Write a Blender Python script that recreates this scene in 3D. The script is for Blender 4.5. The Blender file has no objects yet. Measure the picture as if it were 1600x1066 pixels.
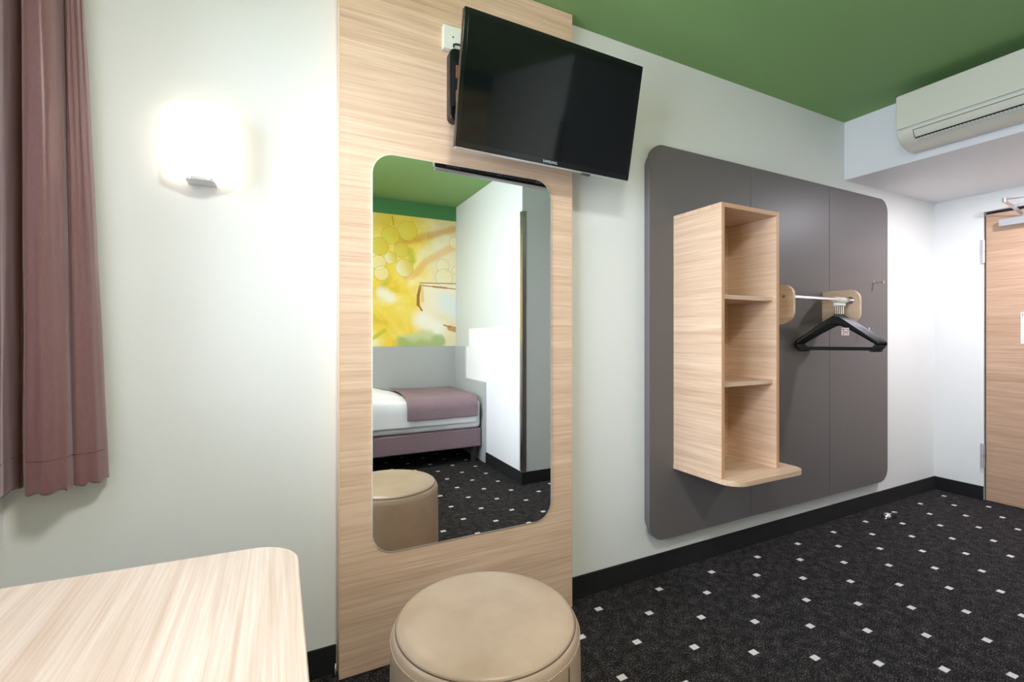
import bpy, bmesh, math, random
from mathutils import Vector, Matrix, noise
random.seed(4)
S = bpy.context.scene
COL = S.collection
R = math.radians

# ------------------------------------------------------------------ camera
cam_d = bpy.data.cameras.new('camera')
cam_d.sensor_width = 36.0
cam_d.lens = 36.0 * 723.75 / 1600.0
cam_d.shift_y = -8.9 / 1600.0
cam_d.clip_start = 0.02
cam = bpy.data.objects.new('camera', cam_d)
cam.location = (0, 0, 1.148)
cam.rotation_euler = (R(90), 0, -R(26.647))
COL.objects.link(cam)
S.camera = cam

# ------------------------------------------------------------------ colour management, daylight
S.view_settings.view_transform = 'Standard'
S.view_settings.look = 'None'
S.view_settings.gamma = 1.0
S.view_settings.use_curve_mapping = False
S.view_settings.exposure = 0.6
SKY = 10.0
FILL_DOME = 56.0
w = bpy.data.worlds.new('daylight'); S.world = w; w.use_nodes = True
bg = w.node_tree.nodes['Background']
bg.inputs[0].default_value = (0.84, 0.95, 1.12, 1); bg.inputs[1].default_value = SKY

# room measures (metres; camera stands over x=0, y=0)
WY = 1.684      # wall with the mirror
EX = 4.384      # wall with the door
LX = -0.648     # window wall
BY = -1.414     # wall behind the bed
PX = 1.668      # side of the bathroom box
PY = 0.10       # corridor side of the bathroom box
CH = 2.50       # ceiling
SX, SZ = 3.209, 2.133   # lowered ceiling over the entrance
WIN = (-0.05, 1.38, 0.86, 2.22)

def area(name, loc, size, energy, color, rot=(0, 0, 0), sy=None, portal=False, shape=None):
    l = bpy.data.lights.new(name, 'AREA'); l.energy = energy; l.color = color; l.size = size
    if shape: l.shape = shape
    if sy: l.shape = 'RECTANGLE'; l.size_y = sy
    if portal: l.cycles.is_portal = True
    o = bpy.data.objects.new(name, l); o.location = loc; o.rotation_euler = rot; COL.objects.link(o); return o
# daylight portal in the window opening
area('window_daylight', (LX - 0.19, (WIN[0] + WIN[1]) / 2, (WIN[2] + WIN[3]) / 2), WIN[3] - WIN[2], 1, (1, 1, 1), (0, R(-90), 0), WIN[1] - WIN[0], portal=True)
# entrance downlight in the lowered ceiling
area('downlight_beam', (3.72, 0.80, SZ - 0.012), 0.13, 16, (.96, 0.94, 1.05), (0, 0, 0), shape='DISK')

# ------------------------------------------------------------------ materials
def srgb(r, g, b):
    f = lambda c: (c / 255 / 12.92) if c / 255 <= 0.04045 else ((c / 255 + 0.055) / 1.055) ** 2.4
    return (f(r), f(g), f(b), 1)

class NT:
    def __init__(s, name):
        s.m = bpy.data.materials.new(name); s.m.use_nodes = True; s.t = s.m.node_tree
        s.p = s.t.nodes['Principled BSDF']; s.out = s.t.nodes['Material Output']
        s._c = None
    def n(s, t, **k):
        x = s.t.nodes.new(t)
        for a, b in k.items(): setattr(x, a, b)
        return x
    def l(s, a, b): s.t.links.new(a, b)
    def val(s, sock, v):
        if isinstance(v, bpy.types.NodeSocket): s.l(v, sock)
        else: sock.default_value = v
    def m_(s, op, a, b=0.0, c=0.0, clamp=False):
        x = s.n('ShaderNodeMath', operation=op, use_clamp=clamp)
        s.val(x.inputs[0], a); s.val(x.inputs[1], b); s.val(x.inputs[2], c)
        return x.outputs[0]
    def coord(s):
        if not s._c: s._c = s.n('ShaderNodeTexCoord').outputs['Object']
        return s._c
    def xyz(s):
        x = s.n('ShaderNodeSeparateXYZ'); s.l(s.coord(), x.inputs[0]); return x.outputs
    def mapping(s, scale=(1, 1, 1), rot=(0, 0, 0)):
        x = s.n('ShaderNodeMapping'); s.l(s.coord(), x.inputs[0]); x.inputs['Scale'].default_value = scale; x.inputs['Rotation'].default_value = rot
        return x.outputs[0]
    def noise(s, scale, detail=3, rough=.5, vec=None, dist=0):
        x = s.n('ShaderNodeTexNoise'); s.l(vec or s.coord(), x.inputs['Vector'])
        x.inputs['Scale'].default_value = scale; x.inputs['Detail'].default_value = detail; x.inputs['Roughness'].default_value = rough; x.inputs['Distortion'].default_value = dist
        return x.outputs[0]
    def ramp(s, f, stops):
        x = s.n('ShaderNodeValToRGB'); s.l(f, x.inputs[0]); e = x.color_ramp.elements
        while len(e) < len(stops): e.new(0.5)
        for i, (p, c) in enumerate(stops): e[i].position = p; e[i].color = c
        return x.outputs[0]
    def mix(s, f, a, b, blend='MIX'):
        x = s.n('ShaderNodeMix', data_type='RGBA', blend_type=blend)
        s.val(x.inputs[0], f); s.val(x.inputs[6], a); s.val(x.inputs[7], b); return x.outputs[2]
    def smooth(s, v, a, b):
        x = s.n('ShaderNodeMapRange', interpolation_type='SMOOTHSTEP'); s.val(x.inputs[0], v)
        x.inputs[1].default_value = a; x.inputs[2].default_value = b; return x.outputs[0]
    def bump(s, h, strength=.2, dist=.001):
        x = s.n('ShaderNodeBump'); s.l(h, x.inputs['Height']); x.inputs['Strength'].default_value = strength; x.inputs['Distance'].default_value = dist
        s.l(x.outputs[0], s.p.inputs['Normal'])
    def base(s, c): s.val(s.p.inputs['Base Color'], c)
    def set(s, rough=.5, metal=0, **k):
        s.p.inputs['Roughness'].default_value = rough; s.p.inputs['Metallic'].default_value = metal
        for a, b in k.items(): s.p.inputs[a].default_value = b

def plain(name, col, rough=.5, metal=0, bump=None, **k):
    t = NT(name); t.base(col); t.set(rough, metal, **k)
    if bump: t.bump(t.noise(bump[0], 4, .6), bump[1], bump[2])
    return t.m

def wood(name, axis, light, dark, rot=(0, 0, 0), rough=.45, contrast=1.0):
    """fine straight grain running along one axis of the object"""
    t = NT(name)
    long_, fine = 1.8, 70.0
    sc = [fine] * 3; sc['XYZ'.index(axis)] = long_
    sc2 = [c * 3.1 for c in sc]; sc2['XYZ'.index(axis)] = 4.0
    sc3 = [14.0] * 3; sc3['XYZ'.index(axis)] = 0.9
    a = t.noise(1, 5, .62, t.mapping(tuple(sc), rot), .6)
    b = t.noise(1, 3, .6, t.mapping(tuple(sc2), rot), .2)
    c = t.noise(1, 3, .5, t.mapping(tuple(sc3), rot), 1.2)
    g = t.m_('ADD', t.m_('MULTIPLY', a, .45), t.m_('ADD', t.m_('MULTIPLY', b, .37), t.m_('MULTIPLY', c, .28)))
    hw = .16 / contrast
    col = t.ramp(g, [(.55 - hw, dark), (.55 + hw, light)])
    t.base(col); t.set(rough)
    t.bump(b, .12, .0006)
    return t.m

OAK_L, OAK_D = srgb(238, 209, 181), srgb(198, 161, 131)
M = {}
M['oak_x'] = wood('light_oak_grain_sideways', 'X', OAK_L, OAK_D)
M['oak_y'] = wood('light_oak_grain_deep', 'Y', OAK_L, OAK_D)
M['oak_z'] = wood('light_oak_grain_upright', 'Z', OAK_L, OAK_D)
M['desk'] = wood('pale_oak_laminate', 'Y', srgb(212, 196, 182), srgb(182, 157, 137), (0, 0, R(4)), .38, 1.1)
M['door'] = wood('door_oak_laminate', 'Y', srgb(206, 172, 144), srgb(168, 132, 104), (0, 0, 0), .5)
M['edge'] = plain('oak_edging', srgb(232, 196, 158), .45)
M['edge_dark'] = plain('beech_edging', srgb(206, 158, 118), .45)
M['wall'] = plain('white_wall_paint', srgb(232, 233, 230), .65, bump=(260, .25, .0006))
M['soffit'] = plain('white_soffit_paint', srgb(226, 226, 228), .65)
M['green'] = plain('green_ceiling_paint', (0.215, 0.375, 0.135, 1), .7, bump=(200, .2, .0005))
M['green_strip'] = plain('deep_green_paint', (0.055, 0.20, 0.06, 1), .7)
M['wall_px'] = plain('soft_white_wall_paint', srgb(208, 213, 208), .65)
M['black_trim'] = plain('black_carpet_skirting', srgb(15, 14, 16), .9, bump=(700, .5, .0008))
M['grey'] = plain('taupe_grey_laminate', srgb(108, 103, 102), .42, bump=(900, .12, .0002))
M['grey_seam'] = plain('panel_joint', srgb(62, 58, 56), .7)
M['bed_grey'] = plain('pale_grey_laminate', srgb(182, 186, 184), .5)
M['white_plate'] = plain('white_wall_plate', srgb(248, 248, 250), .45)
M['mirror'] = plain('mirror_silver', (0.965, 0.975, 0.97, 1), 0.0, 1.0)
M['mirror_edge'] = plain('mirror_ground_edge', (0.92, 0.95, 0.94, 1), .15, .3)
M['chrome'] = plain('chrome', (.82, .82, .84, 1), .14, 1)
M['steel'] = plain('brushed_steel', (.52, .50, .48, 1), .28, 1)
M['satin'] = plain('satin_aluminium', (.70, .70, .73, 1), .35, .85)
M['black'] = plain('black_plastic', srgb(14, 14, 16), .32)
M['black_m'] = plain('matt_black_plastic', srgb(58, 60, 64), .5)
M['screen'] = plain('black_glass_screen', (.0030, .0035, .0045, 1), .07, IOR=1.42)
M['bezel'] = plain('gloss_black_bezel', (.004, .004, .006, 1), .12)
M['white_pl'] = plain('cream_plastic', srgb(232, 232, 218), .4)
M['ac'] = plain('off_white_plastic', srgb(216, 214, 198), .35)
M['ac_d'] = plain('grey_white_plastic', srgb(196, 198, 190), .4)
M['slot'] = plain('black_vent_slot', srgb(4, 4, 5), .9)
M['joint'] = plain('shadow_joint', srgb(110, 112, 106), .7)
M['dark'] = plain('dark_gap', srgb(20, 20, 22), .8)
M['brown'] = plain('brown_card', srgb(150, 100, 62), .7)
M['rubber'] = plain('black_rubber', srgb(18, 18, 18), .7)
M['ring'] = plain('translucent_white_plastic', srgb(240, 242, 228), .35)
M['print_w'] = plain('white_paper', srgb(240, 243, 246), .6)
M['print_b'] = plain('dark_blue_ink', srgb(70, 84, 120), .6)
M['print_g'] = plain('grey_ink', srgb(176, 190, 208), .6)
M['print_r'] = plain('red_ink', srgb(205, 92, 76), .6)
M['print_t'] = plain('light_grey_lettering', srgb(205, 208, 212), .4)
M['bolt'] = plain('dark_frame_recess', srgb(44, 30, 38), .6)
M['pvc'] = plain('white_window_frame', srgb(236, 237, 238), .4)
M['diff'] = None

for mm in ('grey',): M[mm].node_tree.nodes['Principled BSDF'].inputs['Specular IOR Level'].default_value = .30
t = NT('brown_satin_curtain'); t.base(t.ramp(t.noise(1, 2, .5, t.mapping((900, 900, 60))), [(.35, srgb(116, 78, 78)), (.7, srgb(128, 88, 88))]))
t.set(.36, 0); t.p.inputs['Sheen Weight'].default_value = .8; t.p.inputs['Sheen Tint'].default_value = (.85, .70, .76, 1)
t.bump(t.noise(1, 2, .5, t.mapping((1400, 1400, 1400))), .06, .0003); M['curtain'] = t.m

t = NT('taupe_leatherette'); v = t.n('ShaderNodeTexVoronoi'); t.l(t.coord(), v.inputs['Vector']); v.inputs['Scale'].default_value = 620
t.base(t.ramp(t.noise(9, 3), [(.3, srgb(172, 148, 126)), (.7, srgb(184, 161, 139))])); t.set(.36); t.bump(v.outputs['Distance'], .22, .0004); M['leather'] = t.m
M['thread'] = plain('pale_stitching', srgb(222, 198, 172), .7)
M['piping'] = plain('dark_seam', srgb(92, 72, 60), .6)

t = NT('white_bed_linen'); t.base(srgb(240, 240, 240)); t.set(.8); t.bump(t.noise(10, 4), .5, .01); M['linen'] = t.m
t = NT('mauve_woven_fabric'); t.base(t.ramp(t.noise(240, 4, .7), [(.3, srgb(116, 94, 102)), (.7, srgb(166, 142, 148))])); t.set(.85); t.bump(t.noise(500, 2), .5, .0008); M['mauve'] = t.m

# carpet: charcoal fleck with a staggered grid of small pale rectangles
t = NT('charcoal_carpet_pale_dots'); X, Y, Z = t.xyz()
row = t.m_('DIVIDE', t.m_('SUBTRACT', Y, 1.5735), .1167)
rr = t.m_('ROUND', row)
u = t.m_('ADD', t.m_('DIVIDE', t.m_('SUBTRACT', X, 1.196), .3385), t.m_('MULTIPLY', rr, .5))
fu = t.m_('MULTIPLY', t.m_('ABSOLUTE', t.m_('SUBTRACT', u, t.m_('ROUND', u))), .3385)
fv = t.m_('MULTIPLY', t.m_('ABSOLUTE', t.m_('SUBTRACT', row, rr)), .1167)
wob = t.m_('MULTIPLY', t.m_('SUBTRACT', t.noise(420, 2), .5), .004)
du = t.smooth(t.m_('ADD', fu, wob), .0165, .0145); dv = t.smooth(t.m_('ADD', fv, wob), .0125, .0105)
dot = t.m_('MULTIPLY', du, dv)
fl = t.noise(210, 5, .8)
big = t.noise(26, 4, .7)
fl2 = t.m_('ADD', t.m_('MULTIPLY', fl, .82), t.m_('MULTIPLY', big, .18))
cc = t.ramp(fl2, [(.40, srgb(6, 6, 8)), (.53, srgb(32, 30, 32)), (.63, srgb(140, 132, 128))])
t.base(t.mix(dot, cc, srgb(214, 208, 208))); t.set(.95); t.bump(fl, .6, .002)
t.p.inputs['Specular IOR Level'].default_value = .15
M['carpet'] = t.m

# ------------------------------------------------------------------ mesh helpers
class MB:
    def __init__(s): s.b = bmesh.new()
    def box(s, x0, x1, y0, y1, z0, z1):
        r = bmesh.ops.create_cube(s.b, size=1)
        for v in r['verts']:
            v.co = Vector(((x0 + x1) / 2 + v.co.x * (x1 - x0), (y0 + y1) / 2 + v.co.y * (y1 - y0), (z0 + z1) / 2 + v.co.z * (z1 - z0)))
        return s
    def prism(s, pts, axis, a, b):
        """2D outline extruded along one axis from a to b; outline coordinates are the two other axes in order"""
        def P(p, h): return {'X': (h, p[0], p[1]), 'Y': (p[0], h, p[1]), 'Z': (p[0], p[1], h)}[axis]
        A = [s.b.verts.new(P(p, a)) for p in pts]; B = [s.b.verts.new(P(p, b)) for p in pts]
        s.b.faces.new(A); s.b.faces.new(B[::-1]); n = len(pts)
        for i in range(n): s.b.faces.new([A[i], A[(i + 1) % n], B[(i + 1) % n], B[i]])
        return s
    def cyl(s, c, r, h, axis='Z', seg=24, r2=None):
        """from c along +axis by h"""
        m = {'Z': Matrix(), 'X': Matrix.Rotation(R(90), 4, 'Y'), 'Y': Matrix.Rotation(R(-90), 4, 'X')}[axis]
        q = bmesh.ops.create_cone(s.b, cap_ends=True, segments=seg, radius1=r, radius2=r if r2 is None else r2, depth=h)
        for v in q['verts']: v.co = m @ (v.co + Vector((0, 0, h / 2))) + Vector(c)
        return s
    def lathe(s, prof, c=(0, 0, 0), seg=64, axis='Z'):
        rings = []
        for r, z in prof:
            if r < 1e-6: rings.append([s.b.verts.new((0, 0, z))])
            else: rings.append([s.b.verts.new((r * math.cos(2 * math.pi * i / seg), r * math.sin(2 * math.pi * i / seg), z)) for i in range(seg)])
        for A, B in zip(rings, rings[1:]):
            for i in range(seg):
                j = (i + 1) % seg
                if len(A) == 1 and len(B) == 1: continue
                if len(A) == 1: s.b.faces.new([A[0], B[i], B[j]])
                elif len(B) == 1: s.b.faces.new([A[i], A[j], B[0]])
                else: s.b.faces.new([A[i], A[j], B[j], B[i]])
        m = {'Z': Matrix(), 'X': Matrix.Rotation(R(90), 4, 'Y'), 'Y': Matrix.Rotation(R(-90), 4, 'X')}[axis]
        for ring in rings:
            for v in ring: v.co = m @ v.co + Vector(c)
        return s
    def tube(s, pts, r, seg=12, closed=False):
        pts = [Vector(p) for p in pts]; n = len(pts); rings = []; up = None
        for i, p in enumerate(pts):
            a = pts[i - 1] if (i or closed) else p; b = pts[(i + 1) % n] if (i < n - 1 or closed) else p
            d = (b - a).normalized()
            if up is None:
                up = Vector((0, 0, 1)) if abs(d.z) < .9 else Vector((1, 0, 0))
            sd = d.cross(up).normalized(); up = sd.cross(d).normalized()
            rr = r[i] if isinstance(r, (list, tuple)) else r
            rings.append([s.b.verts.new(p + (sd * math.cos(2 * math.pi * k / seg) + up * math.sin(2 * math.pi * k / seg)) * rr) for k in range(seg)])
        for i in range(n if closed else n - 1):
            A, B = rings[i], rings[(i + 1) % n]
            for k in range(seg): s.b.faces.new([A[k], A[(k + 1) % seg], B[(k + 1) % seg], B[k]])
        if not closed: s.b.faces.new(rings[0][::-1]); s.b.faces.new(rings[-1])
        return s
    def grid(s, rows):
        V = [[s.b.verts.new(p) for p in r] for r in rows]
        for i in range(len(V) - 1):
            for j in range(len(V[0]) - 1): s.b.faces.new([V[i][j], V[i][j + 1], V[i + 1][j + 1], V[i + 1][j]])
        return s
    def xf(s, m):
        for v in s.b.verts: v.co = m @ v.co
        return s
    def obj(s, name, mat, parent=None, bevel=0, bseg=2, smooth=False, solid=0, subsurf=0):
        bmesh.ops.recalc_face_normals(s.b, faces=s.b.faces)
        me = bpy.data.meshes.new(name)
        if parent is not None:
            off = world_of(parent)
            for v in s.b.verts: v.co -= off
        s.b.to_mesh(me); s.b.free()
        me.materials.append(mat)
        o = bpy.data.objects.new(name, me); COL.objects.link(o)
        if parent is not None: o.parent = parent
        if smooth:
            for p in me.polygons: p.use_smooth = True
        if solid:
            m = o.modifiers.new('thickness', 'SOLIDIFY'); m.thickness = solid; m.offset = 0
        if subsurf:
            m = o.modifiers.new('smooth', 'SUBSURF'); m.levels = subsurf; m.render_levels = subsurf
        if bevel:
            m = o.modifiers.new('bevel', 'BEVEL'); m.width = bevel; m.segments = bseg; m.limit_method = 'ANGLE'; m.angle_limit = R(40)
            if not smooth:
                for p in me.polygons: p.use_smooth = True
            m2 = o.modifiers.new('normals', 'WEIGHTED_NORMAL'); m2.keep_sharp = True
        return o

def world_of(o):
    v = Vector((0, 0, 0))
    while o is not None: v = v + o.location; o = o.parent
    return v

def tag(o, label=None, cat=None, group=None, kind=None):
    if label: o['label'] = label
    if cat: o['category'] = cat
    if group: o['group'] = group
    if kind: o['kind'] = kind
    return o
def empty(name, loc, label, cat, group=None, kind=None):
    o = bpy.data.objects.new(name, None); o.empty_display_size = .05; o.location = loc; COL.objects.link(o)
    return tag(o, label, cat, group, kind)
def struct(o, label=None, cat=None): return tag(o, label, cat, kind='structure')

def rrect(x0, x1, z0, z1, r, seg=10):
    """rounded rectangle outline; r = radius or four (bl, br, tr, tl)"""
    if not isinstance(r, (tuple, list)): r = (r,) * 4
    pts = []
    for (cx, cz, a0, q) in ((x0 + r[0], z0 + r[0], 180, r[0]), (x1 - r[1], z0 + r[1], 270, r[1]), (x1 - r[2], z1 - r[2], 0, r[2]), (x0 + r[3], z1 - r[3], 90, r[3])):
        if q < 1e-6: pts.append((cx, cz)); continue
        for i in range(seg + 1):
            a = R(a0 + 90 * i / seg); pts.append((cx + q * math.cos(a), cz + q * math.sin(a)))
    return pts

def catmull(P, n=8):
    out = []
    for i in range(len(P) - 1):
        p0 = P[max(i - 1, 0)]; p1 = P[i]; p2 = P[i + 1]; p3 = P[min(i + 2, len(P) - 1)]
        for k in range(n):
            t_ = k / n
            out.append(tuple(.5 * ((2 * b) + (-a + c) * t_ + (2 * a - 5 * b + 4 * c - d) * t_ ** 2 + (-a + 3 * b - 3 * c + d) * t_ ** 3) for a, b, c, d in zip(p0, p1, p2, p3)))
    out.append(tuple(P[-1])); return out

# ------------------------------------------------------------------ the room
struct(MB().prism([(LX, BY), (PX, BY), (PX, PY), (EX + .2, PY), (EX + .2, WY), (LX, WY)], 'Z', -.08, 0).obj('floor', M['carpet']), 'charcoal carpet with rows of small pale rectangles', 'floor')
struct(MB().prism([(LX - .2, BY - .15), (EX + .2, BY - .15), (EX + .2, WY + .15), (LX - .2, WY + .15)], 'Z', CH, CH + .1).obj('ceiling', M['green']), 'leaf green painted ceiling', 'ceiling')
struct(MB().box(LX - .2, EX + .2, WY, WY + .15, -.08, CH).obj('wall_front', M['wall']), 'white painted wall behind the mirror, lamp and coat panel', 'wall')
struct(MB().box(LX - .2, PX, BY - .15, BY, -.08, CH).obj('wall_back', M['wall']), 'white painted wall behind the bed', 'wall')
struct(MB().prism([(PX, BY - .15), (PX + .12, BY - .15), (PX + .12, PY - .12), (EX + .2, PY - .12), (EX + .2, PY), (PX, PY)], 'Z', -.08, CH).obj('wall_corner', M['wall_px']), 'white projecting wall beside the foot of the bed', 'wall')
y0, y1, z0, z1 = WIN
struct(MB().box(LX - .2, LX, BY, y0, -.08, CH).box(LX - .2, LX, y1, WY, -.08, CH).box(LX - .2, LX, y0, y1, -.08, z0).box(LX - .2, LX, y0, y1, z1, CH).obj('wall_left', M['wall']), 'white wall around the window', 'wall')
DY0, DY1, DZ = 0.52, 1.410, 2.006
struct(MB().box(EX, EX + .2, DY1, WY, -.08, CH).box(EX, EX + .2, PY, DY0, -.08, CH).box(EX, EX + .2, DY0, DY1, DZ, CH).obj('wall_right', M['wall']), 'white wall around the entrance door', 'wall')
sf = struct(MB().box(SX, EX, PY, WY, SZ, CH).obj('wall_soffit', M['soffit']), 'white lowered ceiling over the entrance', 'ceiling')
struct(MB().box(LX, PX, BY, BY + .02, 2.352, CH).obj('trim_1', M['green_strip']), 'green painted strip above the grape mural', 'trim')

def skirt(n, x0, x1, yy0, yy1, lab):
    struct(MB().box(x0, x1, yy0, yy1, 0, .095).obj(n, M['black_trim'], bevel=.002), lab, 'skirting')
T = .010
skirt('baseboard_front', 1.106, EX, WY - T, WY, 'black carpet skirting under the grey coat panel')
skirt('baseboard_left', LX, .172, WY - T, WY, 'black skirting between the desk and the oak mirror panel')
skirt('baseboard_right', EX - T, EX, DY1, WY - T, 'short black skirting left of the entrance door')
skirt('baseboard_corner', PX - T, PX, -.586, PY + T, 'dark skirting at the projecting corner beside the bed')
skirt('baseboard_passage', PX, EX, PY, PY + T, 'dark skirting along the entrance passage')
skirt('baseboard_window', LX, LX + T, BY + .03, WY - T, 'black skirting under the window')

# window
wn = empty('window_1', (LX - .1, (y0 + y1) / 2, z0), 'white framed window beside the brown curtain', 'window', kind='structure')
fr = MB(); d0, d1 = LX - .14, LX - .07
for a, b, c, d in ((y0, y0 + .06, z0, z1), (y1 - .06, y1, z0, z1), (y0, y1, z0, z0 + .06), (y0, y1, z1 - .06, z1), ((y0 + y1) / 2 - .04, (y0 + y1) / 2 + .04, z0, z1)):
    fr.box(d0, d1, a, b, c, d)
wfr = fr.obj('window_frame', M['pvc'], wn)
t = NT('window_glass'); tr = t.n('ShaderNodeBsdfTransparent'); gl = t.n('ShaderNodeBsdfGlossy'); gl.inputs['Roughness'].default_value = 0
fz = t.n('ShaderNodeFresnel'); mx = t.n('ShaderNodeMixShader'); t.l(fz.outputs[0], mx.inputs[0]); t.l(tr.outputs[0], mx.inputs[1]); t.l(gl.outputs[0], mx.inputs[2]); t.l(mx.outputs[0], t.out.inputs[0])
M['glass'] = t.m
MB().box(LX - .107, LX - .103, y0 + .06, (y0 + y1) / 2 - .04, z0 + .06, z1 - .06).obj('window_pane', M['glass'], wfr)
MB().box(LX - .107, LX - .103, (y0 + y1) / 2 + .04, y1 - .06, z0 + .06, z1 - .06).obj('window_pane', M['glass'], wfr)
MB().box(LX - .07, LX + .0, y0, y1, z0 - .0, z0 + .02).obj('window_sill', M['pvc'], wn)

# entrance door
dr = empty('door_1', (EX, DY1, 0), 'light oak laminate entrance door with a steel closer', 'door', kind='structure')
LY1 = 1.398; LZ = 1.984
MB().box(EX + .045, EX + .09, DY0, DY1, 0, DZ).obj('door_frame', M['bolt'], dr)
lf = MB().box(EX - .002, EX + .040, DY0 + .012, LY1, .004, LZ).obj('door_leaf', M['door'], dr, bevel=.002)
for zz in (1.73, .31):
    hg = MB(); hg.cyl((EX - .010, LY1 + .010, zz - .08), .0085, .16, 'Z', 20); hg.box(EX - .006, EX + .0005, LY1 + .012, LY1 + .028, zz - .085, zz + .085)
    hgo = hg.obj('door_hinge', M['satin'], dr, bevel=.001)
    MB().cyl((EX - .010, LY1 + .010, zz - .004), .0092, .008, 'Z', 20).obj('hinge_pin', M['steel'], hgo)
cl = MB().prism(rrect(1.03, 1.318, 1.880, 1.928, .004), 'X', EX - .060, EX - .002).obj('door_closer', M['satin'], dr, bevel=.003)
ca = MB()
ca.cyl((EX - .035, 1.20, 1.927), .014, .02, 'Z', 20)
def bar(mb, a, b, wd, th):
    a = Vector(a); b = Vector(b); d = (b - a); L = d.length; d.normalize(); up = Vector((0, 0, 1)); sd = d.cross(up).normalized(); up = sd.cross(d)
    q = [(sx, sy, sz) for sx in (0, 1) for sy in (-1, 1) for sz in (-1, 1)]
    V = [mb.b.verts.new(a + d * L * x + sd * wd / 2 * y + up * th / 2 * z) for x, y, z in q]
    for f in ((0, 1, 3, 2), (4, 6, 7, 5), (0, 4, 5, 1), (2, 3, 7, 6), (0, 2, 6, 4), (1, 5, 7, 3)): mb.b.faces.new([V[i] for i in f])
bar(ca, (EX - .035, 1.21, 1.946), (EX - .185, 1.252, 2.020), .022, .008)
bar(ca, (EX - .185, 1.252, 2.030), (EX - .02, 1.06, 2.040), .016, .006)
ca.cyl((EX - .185, 1.252, 2.012), .012, .026, 'Z', 16)
ca.box(EX - .04, EX, 1.02, 1.08, 2.025, 2.05)
ca.obj('closer_arm', M['chrome'], cl, bevel=.0008)
hd = MB(); hd.box(EX - .010, EX - .002, .575, .615, .93, 1.17); hd.cyl((EX - .05, .595, 1.05), .009, .045, 'X', 16); hd.tube([(EX - .05, .595, 1.05), (EX - .052, .64, 1.05), (EX - .05, .72, 1.05)], .009)
hd.obj('door_handle', M['satin'], lf, bevel=.001)

nt = empty('door_notice', (EX - .004, 1.229, 1.093), 'white printed notice sheet stuck on the oak entrance door', 'notice')
sht = MB().box(EX - .0035, EX - .0022, 1.079, 1.229, 1.093, 1.301).obj('sheet', M['print_w'], nt)
pr = MB(); a0 = 1.222; xx0, xx1 = EX - .0042, EX - .0034
pr.box(xx0, xx1, a0 - .030, a0, 1.290, 1.293).box(xx0, xx1, a0 - .030, a0, 1.273, 1.276).box(xx0, xx1, a0 - .003, a0, 1.273, 1.293).box(xx0, xx1, a0 - .030, a0 - .027, 1.273, 1.293)
pr.obj('header_box', M['print_b'], sht)
pr = MB()
for k in range(9): pr.box(xx0, xx1, 1.09 + .01 * (k % 3), a0 - .002, 1.258 - k * .0185, 1.262 - k * .0185)
pr.obj('text_lines', M['print_g'], sht)

# soffit downlight
dl = empty('ceiling_downlight', (3.72, .80, SZ), 'small round downlight in the white lowered ceiling', 'ceiling light')
MB().lathe([(.085, 0), (.085, -.006), (.070, -.010), (.068, -.004), (.068, 0)], (3.72, .80, SZ)).obj('trim_ring', M['satin'], dl, smooth=True)
t = NT('lit_diffuser'); t.base((1, 1, 1, 1)); t.p.inputs['Emission Color'].default_value = (1, .95, .92, 1); t.p.inputs['Emission Strength'].default_value = 20; M['diff'] = t.m
MB().cyl((3.72, .80, SZ - .004), .066, .003, 'Z', 40).obj('diffuser', M['diff'], dl)

# ------------------------------------------------------------------ oak panel, mirror
PF = WY - .055
wp = empty('mirror_panel', (.64, WY - .03, 0), 'tall light oak panel from floor to ceiling behind the mirror and television', 'wall panel')
MB().box(.1785, 1.0995, PF, WY - .001, .004, CH - .002).obj('board', M['oak_x'], wp, bevel=.001, bseg=1)
MB().box(.1765, .1785, PF, WY - .001, .004, CH - .002).box(1.0995, 1.1012, PF, WY - .001, .004, CH - .002).obj('edging', M['edge'], wp)
MB().tube([(.168, WY - .035, .01), (.166, WY - .045, .03), (.168, WY - .035, .05)], .003).obj('cable_loop', M['satin'], wp, smooth=True)

mr = empty('wall_mirror', (.636, PF, .40), 'tall round-cornered mirror on the oak panel under the television', 'mirror')
out = rrect(.2815, .9935, .396, 1.776, .075, 14)
MB().prism(out, 'Y', PF - .0055, PF - .0003).obj('mirror_back', M['mirror_edge'], mr)
inn = rrect(.2835, .9915, .398, 1.774, .073, 14)
q = MB(); q.b.faces.new([q.b.verts.new((x, PF - .0058, z)) for x, z in inn])
g_ = q.obj('mirror_glass', M['mirror'], mr)

# ------------------------------------------------------------------ television and its mount
tc = Vector((.911, 1.453, 2.003)); W_, H_ = .7488, .4368
yw, pt, rl = R(-.9), R(11.0), R(-.8)
Rt = Vector((math.cos(yw), math.sin(yw), 0)); Nn = Vector((math.sin(yw), -math.cos(yw), 0)); Zz = Vector((0, 0, 1))
Up = Zz * math.cos(pt) + Nn * math.sin(pt)
R2 = Rt * math.cos(rl) + Up * math.sin(rl); U2 = Up * math.cos(rl) - Rt * math.sin(rl); N2 = R2.cross(U2)
TM = Matrix(((R2.x, -N2.x, U2.x, tc.x), (R2.y, -N2.y, U2.y, tc.y), (R2.z, -N2.z, U2.z, tc.z), (0, 0, 0, 1)))   # local x right, y back, z up
tv = empty('television', tc, 'black flat television tilted down from the oak panel above the mirror', 'television')
MB().prism(rrect(-W_ / 2, W_ / 2, -H_ / 2, H_ / 2, .004, 3), 'Y', 0, .022).xf(TM).obj('bezel', M['bezel'], tv, bevel=.002)
MB().box(-W_ / 2 + .016, W_ / 2 - .016, -.0012, .0005, -H_ / 2 + .022, H_ / 2 - .016).xf(TM).obj('screen', M['screen'], tv)
MB().box(-W_ / 2 + .002, W_ / 2 - .002, .001, .020, -H_ / 2 - .0035, -H_ / 2 + .0005).xf(TM).obj('bottom_trim', M['satin'], tv, bevel=.001)
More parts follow.
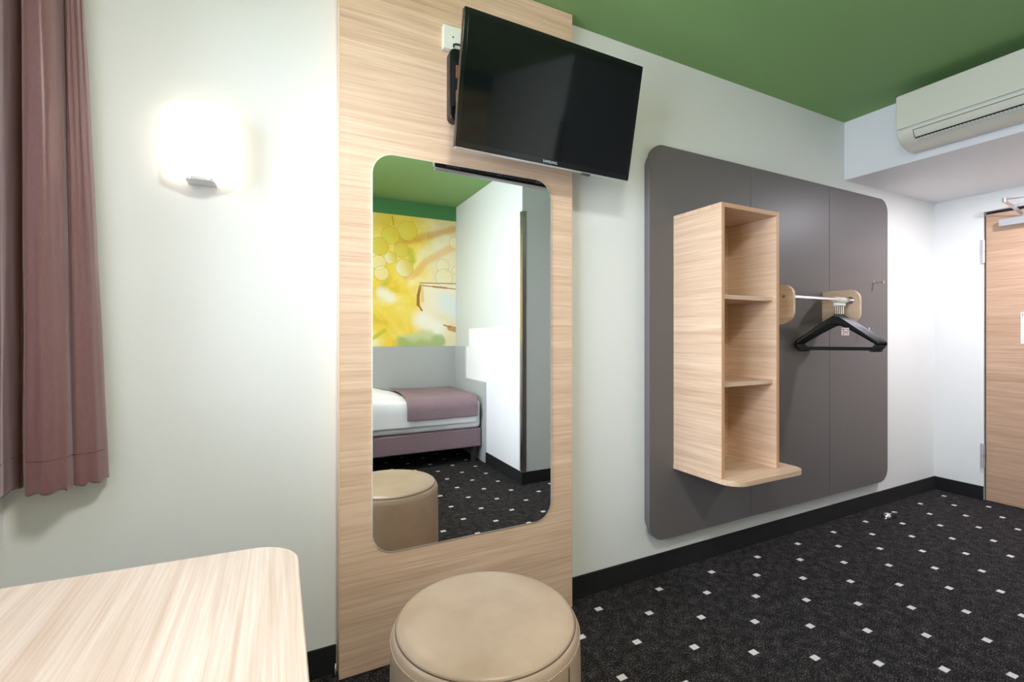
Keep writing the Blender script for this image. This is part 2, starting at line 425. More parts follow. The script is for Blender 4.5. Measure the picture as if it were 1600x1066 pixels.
MB().prism([(.018, -.212), (.044, -.196), (.056, -.12), (.056, .06), (.040, .15), (.018, .17)], 'X', -.33, .33).xf(TM).obj('rear_housing', M['black_m'], tv, bevel=.004)
for k0, k1 in ((0, 14), (16, 30), (32, 46)):
    vt = MB()
    for k in range(k0, k1):
        vt.box(-.27 + k * .0115, -.2645 + k * .0115, .021, .041, 0, 1)
    for v in vt.b.verts: v.co.z = -.212 + (v.co.y - .018) * .615 + (.001 if v.co.z > .5 else -.0012)
    tag(vt.xf(TM).obj('vent_grille', M['slot'], tv), kind='stuff')
MB().box(.150, .185, -.002, .014, -H_ / 2 - .011, -H_ / 2 - .003).xf(TM).obj('receiver', M['black_m'], tv, bevel=.001)
# maker's word on the bezel
fc = bpy.data.curves.new('lettering', 'FONT'); fc.body = 'SAMSUNG'; fc.size = .0125; fc.align_x = 'CENTER'; fc.align_y = 'CENTER'; fc.extrude = .0002; fc.space_character = 1.1
fo = bpy.data.objects.new('lettering', fc); COL.objects.link(fo)
bpy.context.view_layer.update()
me = bpy.data.meshes.new_from_object(fo.evaluated_get(bpy.context.evaluated_depsgraph_get()))
bpy.data.objects.remove(fo)
for v in me.vertices: v.co = TM @ Vector((v.co.x + .0, -.0014 - v.co.z, v.co.y - H_ / 2 + .0105)) - tc
me.materials.clear(); me.materials.append(M['print_t'])
lo = bpy.data.objects.new('lettering', me); COL.objects.link(lo); lo.parent = tv

bk = empty('television_bracket', (.62, PF, 2.05), 'black swivel wall bracket behind the left edge of the television', 'bracket')
MB().prism(rrect(.548, .70, 1.925, 2.187, .022, 6), 'Y', PF - .040, PF - .0005).obj('wall_plate', M['black'], bk, bevel=.004)
MB().box(.556, .70, PF - .046, PF - .038, 1.975, 2.135).obj('recess', M['dark'], bk)
for za, zb_ in ((2.075, 2.120), (1.990, 2.030)):
    MB().box(.568, .584, PF - .052, PF - .045, za, zb_).obj('cable_label', M['brown'], bk)
MB().cyl((.63, PF - .062, 1.96), .016, .19, 'Z').obj('hinge_post', M['black_m'], bk)
ar = MB(); bar(ar, (.63, PF - .062, 2.06), (.86, PF - .106, 2.04), .03, .11); ar.obj('swing_arm', M['black_m'], bk, bevel=.003)
MB().prism(rrect(-.11, .11, -.11, .055, .01, 3), 'Y', .0560, .070).xf(TM).obj('screen_plate', M['black_m'], bk, bevel=.002)

jb = empty('junction_box', (.585, PF, 2.19), 'cream plastic socket box above the black television bracket', 'socket box')
MB().prism(rrect(.529, .655, 2.190, 2.276, .004, 3), 'Y', PF - .022, PF - .0005).obj('cover', M['white_pl'], jb, bevel=.003)
MB().cyl((.566, PF - .023, 2.236), .003, .002, 'Y', 12).obj('screw', M['black_m'], jb)
MB().tube(catmull([(.568, PF - .022, 2.202), (.568, PF - .036, 2.203), (.60, PF - .045, 2.200), (.66, PF - .06, 2.19)], 6), .0035, 8).obj('antenna_lead', M['black'], jb, smooth=True)

# ------------------------------------------------------------------ grey coat panel and what hangs on it
GF = WY - .05
gp = empty('wall_cladding', (2.58, WY, .18), 'large taupe-grey round-cornered wall panel behind the shelf and hangers', 'wall panel')
def cut(pts, xa, xb):
    """clip a convex outline to xa..xb"""
    def clip(P, x, keep):
        o = []
        for i in range(len(P)):
            a, b = P[i], P[(i + 1) % len(P)]; ia, ib = keep(a[0] - x), keep(b[0] - x)
            if ia: o.append(a)
            if ia != ib:
                k = (x - a[0]) / (b[0] - a[0]); o.append((x, a[1] + k * (b[1] - a[1])))
        return o
    return clip(clip(pts, xa, lambda d: d >= 0), xb, lambda d: d <= 0)
outline = rrect(1.534, 3.618, .183, 2.046, .085, 12)
g = .0016
for xa, xb in ((1.5, 2.242 - g), (2.242 + g, 2.957 - g), (2.957 + g, 3.7)):
    MB().prism(cut(outline, xa, xb), 'Y', GF, GF + .019).obj('board', M['grey'], gp, bevel=.0012, bseg=2)
MB().prism(rrect(1.548, 3.600, .200, 2.030, .085, 12), 'Y', GF + .0192, WY - .0005).obj('backing', M['grey'], gp)

SF = 1.365
su = empty('shelf_unit', (1.88, GF, .52), 'tall light oak open box shelf with three compartments on the grey panel', 'shelf unit')
XL, XR, ZT, ZB = 1.684, 2.070, 1.718, .533
MB().box(XL, XL + .019, SF, GF, ZB, ZT - .0195).obj('side_panel', M['oak_y'], su, bevel=.0008, bseg=1)
MB().box(XR - .019, XR, SF, GF, ZB, ZT - .0195).obj('side_panel', M['oak_y'], su, bevel=.0008, bseg=1)
MB().box(XL, XR, SF, GF, ZT - .019, ZT).obj('top_panel', M['oak_x'], su, bevel=.0008, bseg=1)
MB().box(XL + .019, XR - .019, GF - .012, GF, ZB, ZT - .0195).obj('back_panel', M['oak_x'], su)
MB().box(XL + .0192, XR - .0192, SF + .018, GF - .012, 1.306, 1.325).obj('shelf', M['oak_x'], su, bevel=.0008, bseg=1)
MB().box(XL + .0192, XR - .0192, SF + .018, GF - .012, .922, .941).obj('shelf', M['oak_x'], su, bevel=.0008, bseg=1)
MB().prism(rrect(XL - .002, 2.168, 1.296, GF, (.085, .055, 0, 0), 10), 'Z', ZB - .022, ZB).obj('base_board', M['oak_x'], su, bevel=.0012)
MB().box(XL + .0005, XL + .0185, SF - .0012, SF, ZB + .001, ZT - .001).box(XR - .0185, XR - .0005, SF - .0012, SF, ZB + .001, ZT - .001).box(XL + .019, XR - .019, SF - .0012, SF, ZT - .0185, ZT - .0005).obj('edging', M['edge_dark'], su)

# clothes rail
RZ, RY = 1.345, 1.480
cr = empty('clothes_rail', (2.6, GF, 1.3), 'steel clothes rail between two rounded oak brackets on the grey panel', 'clothes rail')
for xb, nm in ((2.285, 0), (2.880, 1)):
    MB().prism(rrect(1.433, GF, 1.202, 1.405, (.07, 0, 0, .055), 10), 'X', xb, xb + .019).obj('rail_bracket', M['oak_y'], cr, bevel=.002)
    MB().cyl((xb - .004 if nm else xb + .019, RY, RZ), .020, .006, 'X', 24).obj('rail_flange', M['chrome'], cr, bevel=.001)
MB().cyl((2.304, RY, RZ), .0115, 2.880 - 2.304, 'X', 24).obj('rail', M['chrome'], cr, smooth=False, bevel=.0005)
MB().cyl((2.281, RY, RZ), .008, .004, 'X', 16).obj('screw', M['steel'], cr)

for i, (x, z, lab) in enumerate(((3.446, 1.489, 'upper steel coat peg on the grey panel, right of the seam'), (3.275, 1.189, 'lower steel coat peg on the grey panel, behind the black hangers'))):
    hk = empty('coat_peg', (x, GF, z), lab, 'coat hook', 'steel pegs on the grey panel')
    MB().cyl((x, GF - .004, z), .011, .0035, 'Y', 20).obj('rosette', M['steel'], hk, bevel=.001)
    MB().cyl((x, GF - .052, z), .0052, .048, 'Y', 16).obj('pin', M['chrome'], hk)
    MB().cyl((x, GF - .058, z), .0085, .008, 'Y', 20).obj('knob', M['chrome'], hk, bevel=.001)

# hangers: built once about the rail, then copied. local y = along the shoulders, x = thickness, origin on the rail axis
def hanger_proto():
    h = empty('coat_hanger', (0, 0, 0), 'black', 'hanger', 'black hangers on the rail')
    hs = .195
    top = []; n = 28
    V = []
    for i in range(n + 1):
        s_ = i / n; a = abs(s_ - .5) * 2                    # 0 centre .. 1 tip
        y = -hs + 2 * hs * s_
        drop = .165 * (a ** 1.25) * .92 + .0
        zt = -.086 - .156 * (math.sqrt(a * a + .006) - .0775)
        thick_z = .058 - .036 * a ** .6
        wx = .006 + .009 * (a ** 1.3)
        V.append((y, zt, thick_z, wx))
    mb = MB(); rings = []
    for y, zt, tz, wx in V:
        ring = []
        for k in range(12):
            an = 2 * math.pi * k / 12
            ring.append(mb.b.verts.new((wx * math.copysign(abs(math.cos(an)) ** .7, math.cos(an)), y, zt - tz / 2 + tz / 2 * math.copysign(abs(math.sin(an)) ** .7, math.sin(an)))))
        rings.append(ring)
    for A, B in zip(rings, rings[1:]):
        for k in range(12): mb.b.faces.new([A[k], A[(k + 1) % 12], B[(k + 1) % 12], B[k]])
    mb.b.faces.new(rings[0]); mb.b.faces.new(rings[-1][::-1])
    mb.obj('shoulders', M['black'], h, smooth=True)
    zt_tip = V[0][1]
    zb = -.272
    bar_ = MB()
    bar_.prism(rrect(-.178, .178, zb - .008, zb + .011, .004, 3), 'X', -.004, .004)
    for sgn in (-1, 1):
        bar_.tube(catmull([(0, sgn * .186, zt_tip - .016), (0, sgn * .186, zb + .016), (0, sgn * .172, zb + .002)], 5), .0085, 10)
        bar_.tube(catmull([(0, sgn * .160, zb - .004), (0, sgn * .164, zb - .013), (0, sgn * .174, zb - .011), (0, sgn * .178, zb - .002)], 4), .003, 8)
    bar_.obj('trouser_bar', M['black'], h, bevel=.001)
    MB().cyl((0, 0, -.095), .008, .016, 'Z', 16).obj('collar', M['black_m'], h, bevel=.001)
    MB().cyl((0, 0, -.083), .0022, .048, 'Z', 12).obj('stem', M['chrome'], h)
    pts = []
    for k in range(28):
        a = R(-90 + 360 * k / 28); pts.append((0, .0165 * math.cos(a), -.004 + .0165 * math.sin(a)))
    rg = MB().tube(pts, .0026, 8, closed=True)
    rg.box(-.0035, .0035, -.010, .010, -.036, -.022)
    rg.obj('rail_ring', M['ring'], h, smooth=True)
    return h
H0 = hanger_proto()
spots = [(2.733, 46, 'frontmost of the five black hangers, nearest the oak shelf, above the red and white tag'),
         (2.752, 45, 'second black hanger from the oak shelf end of the rail'),
         (2.771, 44, 'middle one of the five black hangers on the rail'),
         (2.790, 42, 'fourth black hanger from the oak shelf end of the rail'),
         (2.809, 41, 'rearmost black hanger, nearest the right rail bracket')]
for i, (x, an, lab) in enumerate(spots):
    if i == 0: o = H0
    else:
        o = H0.copy(); COL.objects.link(o)
        for ch in H0.children:
            if ch.name.startswith('care_tag'): continue
            c = ch.copy(); COL.objects.link(c); c.parent = o
    o.location = (x, RY, RZ); o.rotation_euler = (0, 0, R(an)); o['label'] = lab
# small red and white tag on the front hanger
tg = empty('hanger_tag', (2.756, 1.442, 1.188), 'small white tag with red print hanging from the front black hanger', 'tag')
tgm = Matrix.Translation(tg.location) @ Matrix.Rotation(R(-44), 4, 'Z')
def tagbox(*a): return MB().box(*a).xf(tgm)
tagbox(-.0175, .0175, -.0006, .0006, -.040, .0005).obj('paper', M['print_w'], tg)
pr = MB()
for a in ((-.015, -.004, -.012, -.004), (.001, .006, -.010, -.003), (.009, .015, -.013, -.005), (-.014, .004, -.019, -.015), (-.012, -.006, -.029, -.022), (-.003, .006, -.028, -.021), (-.014, -.001, -.036, -.032), (.003, .014, -.035, -.032)):
    pr.box(a[0], a[1], -.0010, -.0006, a[2], a[3])
pr.xf(tgm).obj('red_print', M['print_r'], tg)
pr = MB(); pr.cyl((.011, -.0010, -.019), .0032, .0005, 'Y', 14); pr.cyl((.010, -.0010, -.027), .0028, .0005, 'Y', 14); pr.xf(tgm).obj('blue_print', M['print_b'], tg)

# ------------------------------------------------------------------ wall lamp
LXc, LW = -.209, .098
wl = empty('wall_lamp', (LXc, WY, 1.61), 'lit white opal glass wall lamp between curtain and oak panel', 'wall lamp')
t = NT('lit_opal_glass'); t.base((.9, .9, .88, 1)); t.set(.25)
t.p.inputs['Emission Color'].default_value = (1.0, .84, .68, 1); t.p.inputs['Emission Strength'].default_value = 1.0; M['opal'] = t.m
rows = []; n = 30; nz = 14; z0l, z1l = 1.612, 1.822
for j in range(nz + 1):
    v_ = j / nz; z = z0l + (z1l - z0l) * v_
    e = min(v_, 1 - v_) * (z1l - z0l); rr_ = .016; sh_ = 0 if e > rr_ else (rr_ - math.sqrt(max(0, rr_ ** 2 - (rr_ - e) ** 2)))
    row_ = []
    for i in range(n + 1):
        a = math.pi * i / n
        cx = math.copysign(abs(math.cos(a)) ** .85, math.cos(a)); sy_ = abs(math.sin(a)) ** .8
        row_.append((LXc - (LW - sh_ * .6) * cx, WY - .012 - (.078 - sh_) * sy_, z))
    rows.append(row_)
sh = MB().grid(rows)
sh.b.verts.ensure_lookup_table(); W1 = n + 1
sh.b.faces.new([sh.b.verts[i] for i in range(W1)]); sh.b.faces.new([sh.b.verts[nz * W1 + i] for i in range(W1)])
sh.obj('lamp_shade', M['opal'], wl, smooth=True)
MB().box(LXc - .075, LXc + .075, WY - .012, WY - .0005, 1.63, 1.80).obj('back_plate', M['satin'], wl, bevel=.002)
MB().prism(rrect(LXc - .036, LXc + .038, WY - .070, WY - .0005, (.02, .02, 0, 0), 6), 'Z', 1.602, 1.6115).obj('bottom_clip', M['satin'], wl, bevel=.001)

# unseen fill lamp, added to brighten the lower room; opal dome on the ceiling
cp_ = (.29, .0, CH)
cl_ = empty('added_fill_lamp', cp_, 'added fill lamp out of view, a round white opal dome on the ceiling', 'ceiling light')
t = NT('lit_fill_dome'); t.base((.9, .9, .9, 1)); t.p.inputs['Emission Color'].default_value = (1.0, .975, .97, 1); t.p.inputs['Emission Strength'].default_value = FILL_DOME; M['dome'] = t.m
MB().lathe([(0, -.085), (.09, -.080), (.15, -.064), (.18, -.040), (.19, -.018)], cp_, 40).obj('fill_dome', M['dome'], cl_, smooth=True)
MB().lathe([(.19, -.018), (.198, -.016), (.198, -.0005), (0, -.0005)], cp_, 40).obj('fill_base', M['satin'], cl_)

# ------------------------------------------------------------------ curtain
ct = empty('curtain', (-.53, 1.60, .75), 'brown satin curtain gathered in the left corner above the desk', 'curtain')
path = [(-.424, 1.655, -.494, 1.662), (-.431, 1.628, -.497, 1.640), (-.450, 1.608, -.502, 1.622), (-.470, 1.600, -.508, 1.612), (-.486, 1.612, -.512, 1.625),
        (-.492, 1.640, -.520, 1.650), (-.487, 1.628, -.520, 1.630), (-.484, 1.598, -.522, 1.596), (-.490, 1.574, -.526, 1.572), (-.506, 1.556, -.536, 1.552), (-.532, 1.550, -.552, 1.546), (-.556, 1.558, -.566, 1.556),
        (-.573, 1.590, -.579, 1.590), (-.584, 1.630, -.590, 1.630), (-.598, 1.646, -.600, 1.646), (-.608, 1.620, -.608, 1.620), (-.608, 1.575, -.608, 1.575),
        (-.600, 1.545, -.602, 1.545), (-.607, 1.515, -.610, 1.515), (-.625, 1.495, -.625, 1.495), (-.630, 1.465, -.630, 1.465)]
cp = catmull(path, 7)
zt, zb = 2.44, .750
rows = []
N_ = 40
for j in range(N_ + 1):
    k = j / N_; k2 = k
    row_ = []
    for i, (xb, yb, xt, yt) in enumerate(cp):
        f = i / len(cp)
        x = xb + (xt - xb) * k2; y = yb + (yt - yb) * k2
        if f < .26: y += .007 * k * math.sin(i * 1.15)                       # small pinch pleats toward the rail
        y += .004 * math.sin(i * .45 + 3 * k) * (1 - k)
        x += .002 * noise.noise(Vector((i * .2, k * 6, 0)))
        z = zb + (zt - zb) * k
        if j == 0: z += .003 * math.sin(i * .55) + .004 * noise.noise(Vector((i * .3, 5, 1)))
        row_.append((x, y, z))
    rows.append(row_)
clo = MB().grid(rows).obj('cloth', M['curtain'], ct, smooth=True, solid=.0018, subsurf=1)
# stitched hem line
hem = []
for i, (xb, yb, xt, yt) in enumerate(cp):
    k = .085 / (zt - zb); y = yb + (yt - yb) * k + .004 * math.sin(i * .45 + 3 * k) * (1 - k)
    if i / len(cp) < .26: y += .007 * k * math.sin(i * 1.15)
    hem.append((xb + (xt - xb) * k, y - .0010, zb + .085))
M['curtain_hem'] = plain('hem_stitch', srgb(84, 58, 56), .7)
MB().tube(hem, .0009, 6).obj('hem_seam', M['curtain_hem'], clo, smooth=True)
rl_ = empty('curtain_rail', (LX + .06, .3, 2.46), 'white curtain track over the window', 'curtain rail')
MB().box(LX + .02, LX + .16, -1.2, 1.672, 2.442, CH - .001).obj('track', M['pvc'], rl_, bevel=.002)

# ------------------------------------------------------------------ desk
DT = .75
dk = empty('desk', (-.3, .5, 0), 'pale oak laminate desk with a rounded corner in front of the window', 'desk')
outl = [(-.645, 1.0275)]
cx, cy, rr_ = -.052, .910, .083
outl += [(-.06, .9935)]
outl += [(cx + rr_ * math.cos(R(a)), cy + rr_ * math.sin(R(a))) for a in range(80, -1, -8)]
outl += [(.031, .05), (-.645, .05)]
MB().prism(outl, 'Z', DT - .028, DT).obj('desk_top', M['desk'], dk, bevel=.003, bseg=3)
dg = MB(); dg.box(-.12, -.07, .86, .91, .012, DT - .028)
lg1 = dg.obj('leg', M['satin'], dk, bevel=.003)
lg2 = MB().box(-.12, -.07, .10, .15, .012, DT - .028).obj('leg', M['satin'], dk, bevel=.003)
for yy, lg in ((.885, lg1), (.125, lg2)): MB().cyl((-.095, yy, 0), .02, .012).obj('foot_pad', M['rubber'], lg)
MB().box(-.64, -.10, .12, .88, DT - .075, DT - .0285).obj('under_frame', M['satin'], dk)

# ------------------------------------------------------------------ stool
sc = Vector((.455, 1.048, 0)); SR = .229
st = empty('round_stool', sc, 'round taupe leatherette pouffe stool in front of the mirror', 'stool')
prof = [(0, .006), (SR - .02, .006), (SR - .006, .015), (SR, .04), (SR + .002, .2), (SR + .001, .36), (SR, .41), (SR - .0015, .432), (SR - .005, .444), (SR - .0095, .4505)]
sco = MB().lathe(prof + [(SR - .0125, .4520)], sc, 96).obj('side_cover', M['leather'], st, smooth=True)
prof = [(SR - .0135, .4505), (SR - .0120, .4545), (SR - .018, .4590), (SR - .03, .4625), (SR - .06, .4655), (SR - .12, .4675), (0, .468)]
MB().lathe(prof, sc, 96).obj('seat_pad', M['leather'], st, smooth=True)
MB().tube([(sc.x + (SR - .0118) * math.cos(a), sc.y + (SR - .0118) * math.sin(a), .4524) for a in [2 * math.pi * k / 96 for k in range(96)]], .0013, 6, closed=True).obj('rim_seam', M['piping'], st, smooth=True)
sm = MB()
for k in range(190):
    a0_, a1_ = 2 * math.pi * k / 190, 2 * math.pi * (k + .6) / 190
    sm.tube([(sc.x + (SR - .0008) * math.cos(a), sc.y + (SR - .0008) * math.sin(a), .4320) for a in (a0_, (a0_ + a1_) / 2, a1_)], .0009, 5)
sm.obj('stitching', M['thread'], sco, smooth=True)
va = R(-62)
MB().tube([(sc.x + (SR + .0015) * math.cos(va), sc.y + (SR + .0015) * math.sin(va), z) for z in (.02, .1, .2, .3, .40, .425)], .0013, 6).obj('side_seam', M['piping'], sco, smooth=True)
MB().lathe([(0, 0), (SR - .03, 0), (SR - .03, .008), (0, .008)], sc, 48).obj('base_plate', M['black_m'], st)

# ------------------------------------------------------------------ air conditioner
ac = empty('air_conditioner', (SX, .92, 2.3), 'off-white wall air conditioner mounted under the green ceiling above the entrance', 'air conditioner')
A0, A1 = .50, 1.318
prf = [(0, 2.440), (.185, 2.440), (.196, 2.432), (.200, 2.255), (.196, 2.235), (.183, 2.212), (.150, 2.188), (.100, 2.172), (.04, 2.168), (0, 2.172)]
MB().prism([(SX - .0005 - a, b) for a, b in prf], 'Y', A0, A1).obj('body', M['ac'], ac, bevel=.006, bseg=3)
MB().prism(rrect(A0 + .004, A1 - .002, 2.262, 2.443, .010, 5), 'X', SX - .212, SX - .199).obj('front_panel', M['ac'], ac, bevel=.004, bseg=3)
MB().box(SX - .2008, SX - .198, A0 + .01, A1 - .012, 2.256, 2.262).obj('panel_gap', M['ac_d'], ac)
def fl(a): # point on the lower curve
    return Vector((SX - a[0], 0, a[1]))
vn = MB()
vn.prism([(SX - .1995, 2.238), (SX - .2005, 2.236), (SX - .187, 2.2115), (SX - .178, 2.2045), (SX - .172, 2.210), (SX - .184, 2.222)], 'Y', A0 + .07, A1 - .075)
vn.obj('air_vane', M['ac'], ac, bevel=.0015)
MB().prism([(SX - .1775, 2.2035), (SX - .172, 2.1995), (SX - .168, 2.206), (SX - .172, 2.211)], 'Y', A0 + .068, A1 - .073).obj('outlet_gap', M['dark'], ac)
MB().prism([(SX - .1725, 2.2005), (SX - .153, 2.187), (SX - .148, 2.192), (SX - .166, 2.206)], 'Y', A0 + .070, A1 - .075).obj('lower_lip', M['ac_d'], ac)
MB().prism([(SX - .1990, 2.2425), (SX - .2008, 2.2425), (SX - .2006, 2.2395), (SX - .1985, 2.2395)], 'Y', A0 + .068, A1 - .073).obj('vane_joint', M['joint'], ac)
MB().prism([(SX - .1995, 2.2420), (SX - .2015, 2.2400), (SX - .1880, 2.2085), (SX - .1780, 2.2020), (SX - .178, 2.215)], 'Y', A1 - .0745, A1 - .0725).obj('vane_end', M['joint'], ac)
rb = MB()
for k in range(46):
    yy = A0 + .08 + k * .0145
    rb.prism([(SX - .1735, 2.2000), (SX - .163, 2.1925), (SX - .161, 2.196), (SX - .170, 2.203)], 'Y', yy, yy + .006)
rb.obj('louvre_teeth', M['ac'], ac)

# ------------------------------------------------------------------ door stop
ds = empty('door_stop', (3.419, 1.545, 0), 'small chrome door stop on the carpet beside the black skirting', 'door stop')
MB().lathe([(.026, 0), (.026, .010), (.022, .022), (.012, .030), (0, .032)], (3.415, 1.548, 0), 28).obj('dome', M['chrome'], ds, smooth=True)
MB().lathe([(.018, 0), (.018, .024), (.014, .028), (0, .028)], (3.452, 1.530, 0), 24).obj('buffer', M['rubber'], ds, smooth=True)
MB().box(3.37, 3.50, 1.536, 1.548, .0, .003).box(3.415, 3.49, 1.530, 1.54, .020, .027).obj('fixing_arm', M['chrome'], ds, bevel=.001)

# ------------------------------------------------------------------ bed and what the mirror shows
b0, b1 = -.355, 1.640; f0, f1 = BY + .026, -.640
bd = empty('bed', ((b0 + b1) / 2, (f0 + f1) / 2, 0), 'single box-spring bed with a mauve base, seen in the mirror', 'bed')
MB().box(b0, b1, f0, f1, .140, .308).obj('bed_base', M['mauve'], bd, bevel=.014, bseg=4)
MB().box(b0 + .004, b1 - .004, f0 + .004, f1 - .004, .3105, .560).obj('mattress', M['linen'], bd, bevel=.035, bseg=5)
for x, y in ((b1 - .055, f1 - .062), (b0 + .06, f1 - .062), (b1 - .055, f0 + .06), (b0 + .06, f0 + .06)):
    MB().cyl((x, y, 0), .023, .142, 'Z', 24, .028).obj('leg', M['black_m'], bd, smooth=False, bevel=.001)
def prof_len(s, off, drop):
    """distance s across the bed top from the wall side, then down the front"""
    wtop = (f1 - f0) - .05; r = .05 + off
    if s < wtop: return (f0 + .02 + s, .562 + off)
    s -= wtop; y_c = f0 + .02 + wtop
    if s < r * math.pi / 2:
        a = s / r; return (y_c + r * math.sin(a) * .72, .562 - .05 + r * math.cos(a))
    s -= r * math.pi / 2
    return (y_c + r * .72, .512 - s)
def drape(x0_, x1_, off, total, puff, seed):
    rows = []; nx, ns = 60, 44
    for j in range(ns + 1):
        s_ = total * j / ns; y, z = prof_len(s_, off, 0); row_ = []
        for i in range(nx + 1):
            u_ = i / nx; x = x0_ + (x1_ - x0_) * u_
            nn = noise.noise(Vector((x * 3.2, s_ * 4, seed))) * .5 + .5
            p = puff(u_, s_ / total) + .010 * nn
            if s_ < .6: row_.append((x, y, z + p))
            else: row_.append((x, y + p * .35 + .004 * math.sin(x * 22), z + (p * .6 if s_ < .75 else 0)))
        rows.append(row_)
    return MB().grid(rows)
def puffed(x, v_):
    return .150 * max(0, math.sin(math.pi * min(1, max(0, (v_ + .12) / .95)))) ** .7 * max(0.0, min(1, (1.10 - x) / .55)) ** 1.3
dv = drape(-.25, 1.58, .006, .93, lambda u_, v_: puffed(-.25 + 1.83 * u_, v_) + .012, 3)
tag(dv.obj('duvet', M['linen'], smooth=True, solid=.006, subsurf=1), 'white puffed duvet lying on the bed, seen in the mirror', 'duvet')
rn = drape(.950, 1.590, .040, .925, lambda u_, v_: puffed(.95 + .64 * u_, v_) + .008, 3)
tag(rn.obj('bed_runner', M['mauve'], smooth=True, solid=.005, subsurf=1), 'mauve woven throw across the foot of the white bed', 'bed throw')

hb = MB().box(LX + .001, PX - .0005, BY + .0005, BY + .022, .0, 1.036).obj('headboard_panel', M['bed_grey'], bevel=.001)
tag(hb, 'long grey panel on the wall behind the bed, below the mural', 'wall panel')
fb = MB().prism([(BY + .023, .002), (-.586, .002), (-.586, .724), (-1.094, .724), (-1.094, 1.036), (BY + .023, 1.036)], 'X', PX - .021, PX - .0008).obj('footboard_panel', M['bed_grey'], bevel=.0015)
tag(fb, 'stepped pale grey panel at the foot end of the bed', 'wall panel')
pl = MB().prism([(-.585, .096), (.052, .096), (.052, 1.214), (-1.016, 1.214), (-1.016, 1.037), (-1.0935, 1.037), (-1.0935, .7245), (-.585, .7245)], 'X', PX - .004, PX - .0005).obj('thin_white_plate', M['white_plate'])  # thin flat sheet outlining the whiter area of this wall
tag(pl, 'bright white thin plate on the wall beyond the bed foot, in the mirror', 'wall plate')
cg = MB(); cg.prism([(PX - .0022, PY - .034), (PX - .0003, PY - .034), (PX - .0003, PY + .0003), (PX + .034, PY + .0003), (PX + .034, PY + .0022), (PX - .0022, PY + .0022)], 'Z', .097, 2.105)
tag(cg.obj('corner_guard', M['steel'], bevel=.0005), 'tall narrow steel corner guard on the projecting white wall', 'corner guard')

# mural: green grapes, twigs and the rim of a wine glass in yellow light
t = NT('grape_mural_print'); X, Y, Z = t.xyz()
def wob(v, seed, amp, scale=6):
    mp = t.n('ShaderNodeMapping'); t.l(t.coord(), mp.inputs[0]); mp.inputs['Location'].default_value = (seed, 0, seed * 2)
    return t.m_('ADD', v, t.m_('MULTIPLY', t.m_('SUBTRACT', t.noise(scale, 3, .5, mp.outputs[0]), .5), amp))
base = t.ramp(t.noise(3.2, 4, .55, dist=.6), [(.28, srgb(205, 190, 60)), (.42, srgb(250, 214, 70)), (.55, srgb(252, 228, 110)), (.72, srgb(255, 246, 205))])
right = t.smooth(wob(X, 3, .3), 1.20, 1.50)
base = t.mix(t.m_('MULTIPLY', right, .75), base, srgb(244, 236, 214))
topg = t.smooth(wob(Z, 5, .5), 2.0, 2.40)
base = t.mix(t.m_('MULTIPLY', topg, .45), base, srgb(190, 176, 60))
def segm(a, b, wd, soft, wv=.0):
    ax, az = a; bx, bz = b; dx, dz = bx - ax, bz - az; L2 = dx * dx + dz * dz
    Xw = wob(X, 7, wv) if wv else X; Zw = wob(Z, 9, wv) if wv else Z
    px = t.m_('SUBTRACT', Xw, ax); pz = t.m_('SUBTRACT', Zw, az)
    h_ = t.m_('DIVIDE', t.m_('ADD', t.m_('MULTIPLY', px, dx), t.m_('MULTIPLY', pz, dz)), L2, clamp=True)
    ex = t.m_('SUBTRACT', px, t.m_('MULTIPLY', h_, dx)); ez = t.m_('SUBTRACT', pz, t.m_('MULTIPLY', h_, dz))
    d = t.m_('SQRT', t.m_('ADD', t.m_('MULTIPLY', ex, ex), t.m_('MULTIPLY', ez, ez)))
    return t.smooth(d, wd + soft, wd - soft * .3)
def paint(m_, c, f=1.0):
    global base
    base = t.mix(t.m_('MULTIPLY', m_, f), base, c)
for P, c, wd in (([(1.675, 2.276), (1.464, 2.207), (1.227, 2.123), (1.05, 2.06)], srgb(214, 150, 60), .022), ([(1.675, 2.093), (1.496, 1.999), (1.336, 1.894), (1.242, 1.78), (1.135, 1.736)], srgb(240, 182, 100), .024)):
    acc = None
    for a, b in zip(P, P[1:]):
        q_ = segm(a, b, wd, .035, .03); acc = q_ if acc is None else t.m_('MAXIMUM', acc, q_)
    paint(acc, c, .62)
paint(segm((1.18, 2.0), (1.20, 1.90), .02, .04), srgb(190, 196, 60), .8)
circ = [(1.154, 2.200, .100), (.985, 2.138, .090), (1.094, 2.002, .078), (.982, 1.917, .063), (1.122, 1.826, .091), (.875, 2.024, .089), (.868, 1.861, .074), (.897, 1.759, .074), (1.661, 2.123, .067), (1.521, 1.875, .071), (1.537, 1.750, .094), (1.67, 1.838, .045),
        (.70, 2.10, .095), (.56, 2.0, .09), (.66, 1.88, .085), (.45, 1.86, .08), (.30, 2.12, .1), (.15, 1.95, .09), (.50, 1.68, .085), (-.1, 2.05, .1), (.02, 1.75, .09)]
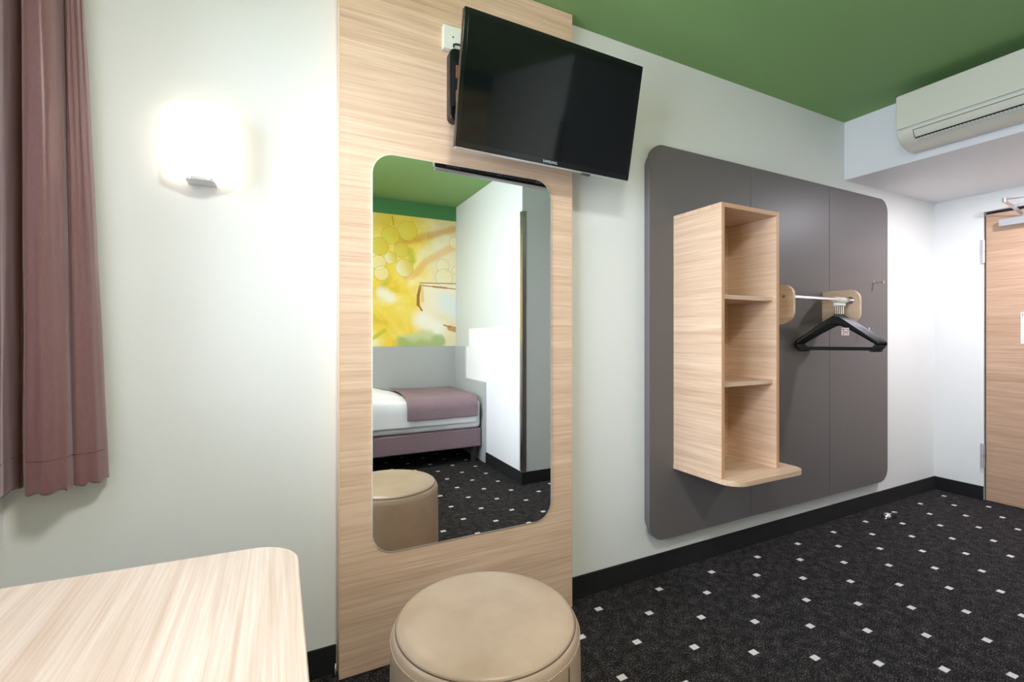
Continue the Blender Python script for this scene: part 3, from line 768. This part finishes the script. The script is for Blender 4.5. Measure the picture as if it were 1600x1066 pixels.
for k, (cx, cz, r_) in enumerate(circ):
    ex = t.m_('SUBTRACT', X, cx); ez = t.m_('SUBTRACT', Z, cz)
    d = t.m_('SQRT', t.m_('ADD', t.m_('MULTIPLY', ex, ex), t.m_('MULTIPLY', ez, ez)))
    pale = cx > 1.4 or (cx < .95 and cz < 1.9)
    inner = t.smooth(t.m_('ADD', t.m_('MULTIPLY', ex, .8), t.m_('MULTIPLY', ez, .35)), -r_, r_)
    col = t.mix(inner, srgb(250, 244, 200) if pale or k in (3, 4) else srgb(226, 214, 90), srgb(246, 236, 180) if pale else srgb(228, 200, 56))
    base = t.mix(t.m_('MULTIPLY', t.smooth(d, r_, r_ - .006), .55 if pale else .85), base, col)
    ring_ = t.m_('MULTIPLY', t.smooth(d, r_ + .003, r_ - .001), t.smooth(d, r_ - .007, r_ - .002))
    base = t.mix(t.m_('MULTIPLY', ring_, .45), base, srgb(180, 142, 40))
# pale glass body and its rim
gm = t.m_('MULTIPLY', t.smooth(X, 1.265, 1.33), t.smooth(Z, 1.70, 1.64)); gm = t.m_('MULTIPLY', gm, t.smooth(Z, 1.30, 1.42))
paint(gm, srgb(252, 240, 214), .75)
g2 = segm((1.56, 1.50), (1.66, 1.42), .05, .12); paint(g2, srgb(226, 240, 238), .8)
g3 = segm((1.30, 1.30), (1.45, 1.22), .05, .10); paint(g3, srgb(255, 252, 240), .8)
g4 = segm((.90, 1.57), (.98, 1.52), .03, .06); paint(g4, srgb(255, 252, 236), .8)
for a, b, wd in (((1.281, 1.682), (1.678, 1.694), .004), ((1.281, 1.659), (1.42, 1.651), .004), ((1.42, 1.651), (1.56, 1.643), .008), ((1.56, 1.643), (1.678, 1.635), .004)):
    paint(segm(a, b, wd, .004), srgb(176, 120, 66), .9)
for a, b, wd in (((1.284, 1.644), (1.264, 1.56), .012), ((1.264, 1.56), (1.262, 1.46), .013), ((1.264, 1.46), (1.300, 1.402), .007)):
    paint(segm(a, b, wd, .006, .01), srgb(158, 104, 50), .95)
paint(segm((1.30, 1.64), (1.31, 1.50), .006, .02), srgb(240, 196, 110), .8)
paint(segm((1.60, 1.225), (1.678, 1.205), .026, .008, .02), srgb(196, 146, 66), .9)
paint(segm((1.537, 1.255), (1.60, 1.235), .006, .004), srgb(176, 120, 66), .9)
paint(segm((1.12, 1.05), (1.46, 1.06), .055, .05, .16), srgb(168, 190, 120), .9)
paint(segm((1.18, 1.12), (1.36, 1.14), .035, .05, .16), srgb(206, 216, 160), .8)
paint(segm((.825, 1.123), (.926, 1.197), .010, .02, .03), srgb(196, 200, 50), .8)
paint(segm((1.000, 2.334), (1.014, 2.245), .003, .004), srgb(150, 110, 40), .7)
paint(segm((1.352, 2.35), (1.328, 1.939), .0015, .002), srgb(236, 214, 150), .6)
t.base(base); t.set(.42)
M['mural'] = t.m
mu = MB().box(LX + .002, PX - .001, BY + .0005, BY + .014, 1.0365, 2.3515).obj('grape_mural', M['mural'])
tag(mu, 'yellow wall print of grapes and a glass above the bed, in the mirror', 'mural')
